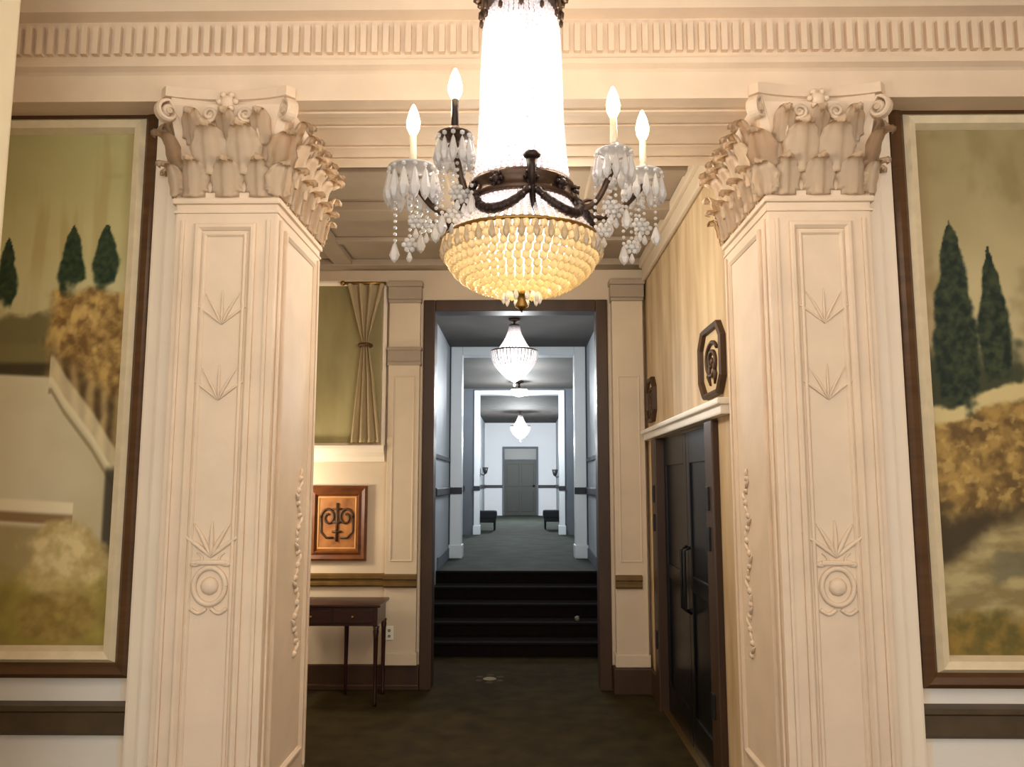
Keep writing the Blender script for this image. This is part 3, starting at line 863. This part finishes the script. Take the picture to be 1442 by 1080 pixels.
# end wall and door
DX0, DX1 = -.60-.02, .52-.02
b = nb(); add_box(b, -1.5, 1.5, YE, YE+.15, 0, ZCC); struct('wall_end', b, M['end_white'])
d = bpy.data.objects.new('door_2', None); C.objects.link(d); d['kind'] = 'structure'; d.location = (SC, YE, ZC)
b = nb(); add_box(b, -.50, .50, -.045, -.005, .01, 1.70, .006)
for x0, x1 in ((-.42,-.04),(.04,.42)):
    for z0, z1 in ((.12,.75),(.90,1.60)): add_box(b, x0, x1, -.055, -.044, z0, z1, .008)
lf = obj('door_leaf', b, M['door_grey'], d)
b = nb(); ball(b, (.42,-.085,.92), .035, 2); obj('door_knob', b, M['black'], lf, smooth=True)
b = nb(); add_box(b, -.50, .50, -.045, -.005, 1.74, 2.08, .006); obj('transom', b, M['door_light'], d)
b = nb()
for x0, x1 in ((-.56,-.50),(.50,.56)): add_box(b, x0, x1, -.06, 0, 0, 2.14, .006)
add_box(b, -.50, .50, -.06, 0, 2.08, 2.14, .006); add_box(b, -.50, .50, -.055, 0, 1.70, 1.74, .004)
obj('door_frame', b, M['corr_slate'], d)
b = nb(); add_box(b, SC-HC, SC-.565, YE-.035, YE, 1.545, 1.635, .006); add_box(b, SC+.565, SC+HC, YE-.035, YE, 1.545, 1.635, .006); struct('trim_end', b, M['corr_rail'])

# unlit sconces near the end
def sconce(label, x, y, z, s):
    r = thing('wall_sconce', label, 'wall lamp', (x, y, z), 0, 'sconces by the end door')
    b = nb(); add_box(b, min(0,-s*.02), max(0,-s*.02), -.05, .05, -.12, .10, .005); obj('back_plate', b, M['black'], r)
    b = nb(); tube(b, [(-s*.02,0,-.05),(-s*.10,0,-.09),(-s*.15,0,-.04)], .014, 8); obj('arm', b, M['black'], r)
    b = nb(); lathe(b, [(.03,-.05),(.055,0),(.085,.13),(.08,.13),(.05,0),(.0,-.045)], 16, -s*.15, 0, 0); obj('lamp_shade', b, M['black'], r, smooth=True)
sconce('dark unlit wall sconce left of the grey end door', SC-HC, 22.5, 2.0, -1)
sconce('dark unlit wall sconce right of the grey end door', SC+HC, 22.5, 1.94, 1)
# low upholstered stools beyond the far portal
def stool(label, x, y):
    r = thing('upholstered_stool', label, 'stool', (x, y, ZC), 0, 'stools in the corridor')
    b = nb(); add_box(b, -.27, .27, -.22, .22, .24, .42, .045); obj('seat', b, M['seat'], r, smooth=False)
    b = nb(); add_box(b, -.25, .25, -.20, .20, .17, .245, .006); obj('seat_frame', b, M['black'], r)
    for sx in (-1,1):
        for sy in (-1,1):
            b = nb(); lathe(b, [(0,0),(.014,0),(.022,.19),(0,.19)], 10, sx*.22, sy*.17, 0); obj('leg', b, M['black'], r)
stool('low dark upholstered stool beyond the far portal, left of the grey end door', SC-.76, 17.5)
stool('low dark upholstered stool beyond the far portal, right of the grey end door', SC+.78, 17.9)

# ------------------------------------------------------------------ grand chandelier
CX, CY = .0, 2.40
ch = thing('crystal_chandelier', 'large lit crystal chandelier with candle arms and pearl bowl hanging before the opening', 'chandelier', (CX, CY, 0))
b = nb(); lathe(b, [(0,ZL),(.11,ZL),(.10,ZL-.03),(.05,ZL-.06),(.015,ZL-.08),(.015,3.30),(0,3.30)], 20); obj('suspension_rod', b, M['bronze'], ch, smooth=True)
# crown with palmettes and hanging drops
b = nb(); lathe(b, [(.0,3.215),(.118,3.205),(.126,3.19),(.130,3.205),(.128,3.225),(.10,3.25),(.04,3.30),(0,3.31)], 32)
crown = obj('crown', b, M['bronze'], ch, smooth=True)
for k in range(12):
    a = 2*PI*k/12; b = nb()
    for i, (w, dz) in enumerate(((.012,.0),(.020,.022),(.016,.045),(.006,.062))):
        ball(b, (.130*math.cos(a)+.012*i*math.cos(a)*.5, .130*math.sin(a)+.012*i*math.sin(a)*.5, 3.215+dz), w, 1, (1,1,.9))
    ball(b, (.128*math.cos(a), .128*math.sin(a), 3.180), .013, 1, (.8,.8,1.6)); ball(b, (.127*math.cos(a), .127*math.sin(a), 3.152), .010, 1, (.8,.8,1.5))
    obj('palmette', b, M['bronze'], crown, smooth=True)
# frosted lamp tube inside and the bead sleeve round it
b = nb(); lathe(b, [(0,3.17),(.06,3.165),(.08,3.12),(.085,2.80),(.09,2.66),(.07,2.64),(0,2.64)], 20); obj('lamp_tube', b, M['core'], ch, smooth=True)
sleeve = [(3.195,.092),(3.17,.108),(3.12,.117),(3.00,.122),(2.85,.125),(2.76,.130),(2.66,.140),(2.612,.147)]
def strand(pathfn, n, r, a0=0):
    b = nb()
    for i in range(n):
        x, z = pathfn(i/(n-1)); ball(b, (x, 0, z), r, 1)
    return b
def sl(t):
    z = 3.195-(3.195-2.612)*t; return lerp_pts([(-q,p) for q, p in sleeve], -z), z
bs = obj('bead_strand', strand(sl, 38, .0085), M['bead'], ch)
for k in range(1, 44):
    c = bs.copy(); C.objects.link(c); c.rotation_euler = (0,0,2*PI*k/44)
# dark ring band with rosettes
b = nb(); lathe(b, [(.135,2.612),(.160,2.616),(.166,2.604),(.158,2.595),(.158,2.570),(.168,2.560),(.160,2.548),(.14,2.550),(.135,2.612)], 40)
band = obj('ring_band', b, M['bronze'], ch, smooth=True)
for k in range(10):
    a = 2*PI*k/10-PI/2+.17; b = nb(); ball(b, (.166*math.cos(a), .166*math.sin(a), 2.583), .014, 2)
    for q in range(6): ball(b, (.166*math.cos(a)-.017*math.cos(q*PI/3)*math.sin(a), .166*math.sin(a)+.017*math.cos(q*PI/3)*math.cos(a), 2.583+.017*math.sin(q*PI/3)), .008, 1)
    obj('rosette', b, M['bronze_dark'], band, smooth=True)
# one standing finial on the ring, front
b = nb(); a = -PI/2+.17
P = Vector((.178*math.cos(a), .178*math.sin(a), 0))
tube(b, [P+Vector((0,0,2.542)), P+Vector((0,0,2.602)), P+Vector((0,0,2.627))], [.010,.012,.018], 8); ball(b, P+Vector((0,0,2.642)), .022, 2, (1.2,1,.7))
tube(b, [P+Vector((0,0,2.552)), P+Vector((.004,-.006,2.492)), P+Vector((.016,-.01,2.452))], [.010,.009,.006], 8)
obj('ring_finial', b, M['bronze_dark'], ch, smooth=True)
# upper dome strands from ring to bowl rim
def dm(t): return .150+.082*t**1.3, 2.552-.112*t
ds = obj('dome_strand', strand(dm, 12, .0085), M['bead'], ch)
for k in range(1, 60):
    c = ds.copy(); C.objects.link(c); c.rotation_euler = (0,0,2*PI*k/60)
# lamps inside dome and bowl
b = nb(); lathe(b, [(0,2.55),(.11,2.545),(.15,2.50),(.17,2.455),(0,2.45)], 20); obj('dome_lamp', b, M['core'], ch, smooth=True)
b = nb(); lathe(b, [(0,2.44),(.15,2.42),(.13,2.37),(.07,2.325),(0,2.315)], 20); obj('bowl_lamp', b, M['core_bowl'], ch, smooth=True)
# dark swags below the ring
for k in range(6):
    a0 = -PI/2+.17+2*PI*k/6; a1 = a0+2*PI/6
    b = nb(); pts = []
    for i in range(13):
        t = i/12; a = a0+(a1-a0)*t; s = math.sin(PI*t)
        r = .176+.048*s; pts.append((r*math.cos(a), r*math.sin(a), 2.556-.085*s))
    tube(b, pts, [.007+.008*math.sin(PI*i/12) for i in range(13)], 8)
    for i in range(1, 12): ball(b, pts[i], .012+.006*math.sin(PI*i/12), 1)
    obj('swag', b, M['bronze_dark'], ch, smooth=True)
# pearl bowl: rings of amber pearls, rim, drops
b = nb(); tube(b, [(.236*math.cos(2*PI*k/48), .236*math.sin(2*PI*k/48), 2.437) for k in range(49)], .007, 8, False); obj('bowl_rim', b, M['brass'], ch, smooth=True)
NR = 10
for j in range(NR):
    t = j/NR; ang = t*PI/2*.94
    r = .234*math.cos(ang)**.85; z = 2.422-.145*math.sin(ang)
    n = max(8, int(2*PI*r/.0250)); b = nb()
    for k in range(n):
        a = 2*PI*(k+.5*(j % 2))/n
        ball(b, (r*math.cos(a), r*math.sin(a), z), .0142, 1, (1,1,1.2))
    obj('pearl_ring', b, M['pearl'], ch)
b = nb(); lathe(b, [(0,2.285),(.03,2.28),(.022,2.265),(.012,2.255),(.020,2.235),(0,2.215)], 14); obj('bottom_finial', b, M['brass'], ch, smooth=True)
for k in range(36):      # short drops round the rim
    a = 2*PI*k/36; b = nb(); drop(b, (.242*math.cos(a), .242*math.sin(a), 2.432), .011, .055); obj('rim_drop', b, M['pearl'], ch)
for k in range(10):
    a = 2*PI*k/10; b = nb(); drop(b, (.055*math.cos(a), .055*math.sin(a), 2.285), .008, .045); obj('lower_drop', b, M['crystal'], ch)
# candle arms
def arm(x, y, z, label=None, dark=False, cluster=.07, nd=12, big=1.1):
    """(x,y) of the candle relative to the axis, z = base of the candle"""
    A = math.atan2(y, x); R = math.hypot(x, y); ca, sa = math.cos(A), math.sin(A)
    pts = []
    for i in range(17):
        t = i/16
        r = .155+(R-.155)*t
        zz = 2.58+(z-.035-2.58)*t**2 - .075*math.sin(PI*t)*(1-.3*t)
        pts.append((r*ca, r*sa, zz))
    b = nb(); tube(b, pts, [.011-.004*abs(.5-i/16) for i in range(17)], 8)
    # scroll under the arm
    sc = []
    for k in range(20):
        an = PI*.3+k*2*PI*1.1/19; rr = .04*(1-.7*k/19)
        sc.append(((R*.55+rr*math.cos(an))*ca, (R*.55+rr*math.cos(an))*sa, z-.13+rr*math.sin(an)))
    tube(b, sc, .006, 6)
    am = obj('candle_arm', b, M['bronze'], ch, smooth=True)
    b = nb(); lathe(b, [(0,-.035),(.02,-.03),(.012,-.018),(.03,-.008),(cluster*.86,.0),(cluster*.9,.006),(.02,.004),(.014,.03),(0,.03)], 18, x, y, z); obj('bobeche', b, M['bronze'] if dark else M['crystal'], am, smooth=True)
    b = nb(); lathe(b, [(0,.0),(.012,.0),(.0105,.11),(0,.112)], 14, x, y, z+.004); obj('candle', b, M['bronze_dark'] if dark else M['candle'], am, smooth=True)
    b = nb(); lathe(b, [(0,.112),(.010,.114),(.020,.136),(.022,.156),(.015,.186),(.005,.210),(0,.215)], 14, x, y, z); obj('bulb', b, M['bulb'], am, smooth=True)
    for k in range(nd):
        a = 2*PI*k/nd; px, py = x+cluster*.88*math.cos(a), y+cluster*.88*math.sin(a)
        b = nb(); ball(b, (px,py,z-.006), .008, 1); drop(b, (px,py,z-.014), .0125*big, .075*big); obj('crystal_drop', b, M['crystal'], am)
    for k in range(6):        # pendant chains below the arm
        a = 2*PI*k/6+.5; b = nb(); rr = cluster*(.35+.5*(k % 2))
        px, py = x*.95+rr*math.cos(a), y*.95+rr*math.sin(a)
        z0 = z-.15-.030*(k % 4)
        n = int((z-.03-z0)/.020)
        for q in range(n): ball(b, (px,py,z0+.004+.020*q), .0065, 1)
        if k % 2: drop(b, (px,py,z0), .016, .066)
        else:
            for q in range(6):
                an = q*PI/3; ball(b, (px+.017*math.cos(an),py,z0-.024+.017*math.sin(an)), .0095, 1, (1,.7,1))
            ball(b, (px,py,z0-.024), .011, 1); drop(b, (px,py,z0-.045), .010, .036)
        obj('pendant', b, M['crystal'], am)
    return am
arm(.388, .06, 2.675, cluster=.068)
arm(.280, -.07, 2.69, cluster=.062)
arm(-.196, -.15, 2.71, dark=True, cluster=.058)
arm(-.338, -.01, 2.665, cluster=.085, nd=14, big=1.4)
arm(.03, .30, 2.73, cluster=.06)

# ------------------------------------------------------------------ corridor chandeliers
def corridor_chandelier(label, x, y):
    r = thing('corridor_chandelier', label, 'chandelier', (x, y, 0), 0, 'bag-shaped corridor chandeliers')
    b = nb(); lathe(b, [(0,ZCC),(.07,ZCC),(.06,ZCC-.025),(.012,ZCC-.04),(.012,3.50),(0,3.50)], 16); obj('ceiling_rose', b, M['bronze'], r, smooth=True)
    b = nb(); lathe(b, [(0,3.515),(.055,3.51),(.065,3.495),(.055,3.485),(0,3.485)], 20); obj('crown', b, M['bronze'], r, smooth=True)
    def top(t): return .058+.125*t**1.7, 3.49-.27*t
    s = obj('upper_strand', strand(top, 18, .011), M['bead'], r)
    for k in range(1, 30): c = s.copy(); C.objects.link(c); c.rotation_euler = (0,0,2*PI*k/30)
    b = nb(); tube(b, [(.262*math.cos(2*PI*k/40), .262*math.sin(2*PI*k/40), 3.20) for k in range(41)], .010, 8, False)
    for k in range(6): tube(b, [(.18*math.cos(k*PI/3), .18*math.sin(k*PI/3), 3.215),(.262*math.cos(k*PI/3), .262*math.sin(k*PI/3), 3.20)], .006, 6)
    obj('ring_band', b, M['bronze'], r, smooth=True)
    def bot(t): return .268*math.cos(t*PI/2*.96)**.75, 3.185-.32*t
    s = obj('lower_strand', strand(bot, 26, .012), M['bead'], r)
    for k in range(1, 40): c = s.copy(); C.objects.link(c); c.rotation_euler = (0,0,2*PI*k/40)
    b = nb(); lathe(b, [(0,3.45),(.05,3.43),(.12,3.24),(.20,3.18),(.17,3.05),(.10,2.95),(0,2.90)], 18); obj('lamp', b, M['core2'], r, smooth=True)
    b = nb(); ball(b, (0,0,2.855), .022, 2); drop(b, (0,0,2.84), .016, .05); obj('bottom_drop', b, M['crystal'], r)
    return r
c1 = corridor_chandelier('bag-shaped lit crystal chandelier hanging over the stairs in front of the near portal', -.085, 9.1)
c2 = copy_tree(c1); c2.location = (-.04, 21.3, 0)
c2['label'] = 'smallest, farthest bag-shaped lit chandelier above the grey end door'
r = thing('ceiling_light', 'small glowing dome ceiling light just before the far portal', 'ceiling light', (-.05, 14.9, ZCC))
b = nb(); lathe(b, [(0,0),(.09,0),(.08,-.03),(.02,-.04),(.02,-.12),(.12,-.13),(.165,-.135),(.165,-.15),(0,-.15)], 20); obj('fitting', b, M['bronze'], r, smooth=True)
b = nb(); lathe(b, [(.155,-.15),(.15,-.20),(.11,-.25),(.05,-.275),(0,-.28)], 20); obj('dome', b, M['dome'], r, smooth=True)

# ------------------------------------------------------------------ lights
def point(name, loc, w, col, rad=.05):
    l = bpy.data.lights.new(name, 'POINT'); l.energy = w; l.color = col; l.shadow_soft_size = rad
    o = bpy.data.objects.new(name, l); C.objects.link(o); o.location = loc; return o
def area(name, loc, rot, sx, sy, w, col):
    l = bpy.data.lights.new(name, 'AREA'); l.shape = 'RECTANGLE'; l.size = sx; l.size_y = sy; l.energy = w; l.color = col
    o = bpy.data.objects.new(name, l); C.objects.link(o); o.location = loc; o.rotation_euler = rot; return o
WARM = (1,.86,.72)
for x, y, z in ((.388,.06,2.90),(.280,-.07,2.91),(-.196,-.15,2.90),(-.338,-.01,2.91),(.03,.30,2.90)):
    point('candle_bulb_light', (CX+x, CY+y, z), 4.0, WARM, .03)
# added fill for the front faces, unseen behind the camera
area('lobby_fill_light', (0, -.3, ZL-.05), (math.radians(20),0,0), 3.0, 2.0, 36, (1,.96,.90))
# lamp over the table, then two added fill points without fixtures
point('table_wall_lamp', (-2.15, 6.45, 1.55), 22, (1,.88,.70), .10)
point('foyer_fill_light', (-.1, 5.2, 3.35), 10, (1,.92,.80), .15)
point('foyer_front_fill', (0, 4.35, 2.75), 24, (1,.92,.80), .15)  # added to brighten the pier reveals
COOL = (.94,.98,1)
point('corridor_chandelier_light', (-.085, 9.1, 2.75), 28, COOL, .15)
point('ceiling_dome_light', (-.05, 14.9, 3.2), 70, COOL, .15)
point('corridor_end_light', (-.04, 21.3, 2.75), 230, COOL, .15)
point('corridor_middle_light', (-.05, 13.0, 3.2), 40, COOL, .12)

w = bpy.data.worlds.new('world'); bpy.context.scene.world = w; w.use_nodes = True
w.node_tree.nodes['Background'].inputs[0].default_value = (1,.97,.93,1); w.node_tree.nodes['Background'].inputs[1].default_value = 1.25

# ------------------------------------------------------------------ camera
f = 1130.0
cam = bpy.data.cameras.new('camera'); cam.sensor_fit = 'HORIZONTAL'; cam.sensor_width = 36; cam.lens = f/1442*36
co = bpy.data.objects.new('camera', cam); C.objects.link(co)
co.location = (0,0,1.7)
th = math.atan(140/f); yaw = math.atan(14/f*math.cos(th))
co.rotation_euler = (PI/2+th, 0, yaw)
sc = bpy.context.scene; sc.camera = co
sc.view_settings.view_transform = 'Standard'; sc.view_settings.look = 'None'
sc.view_settings.exposure = 0.76; sc.view_settings.gamma = 1.0; sc.view_settings.use_curve_mapping = False
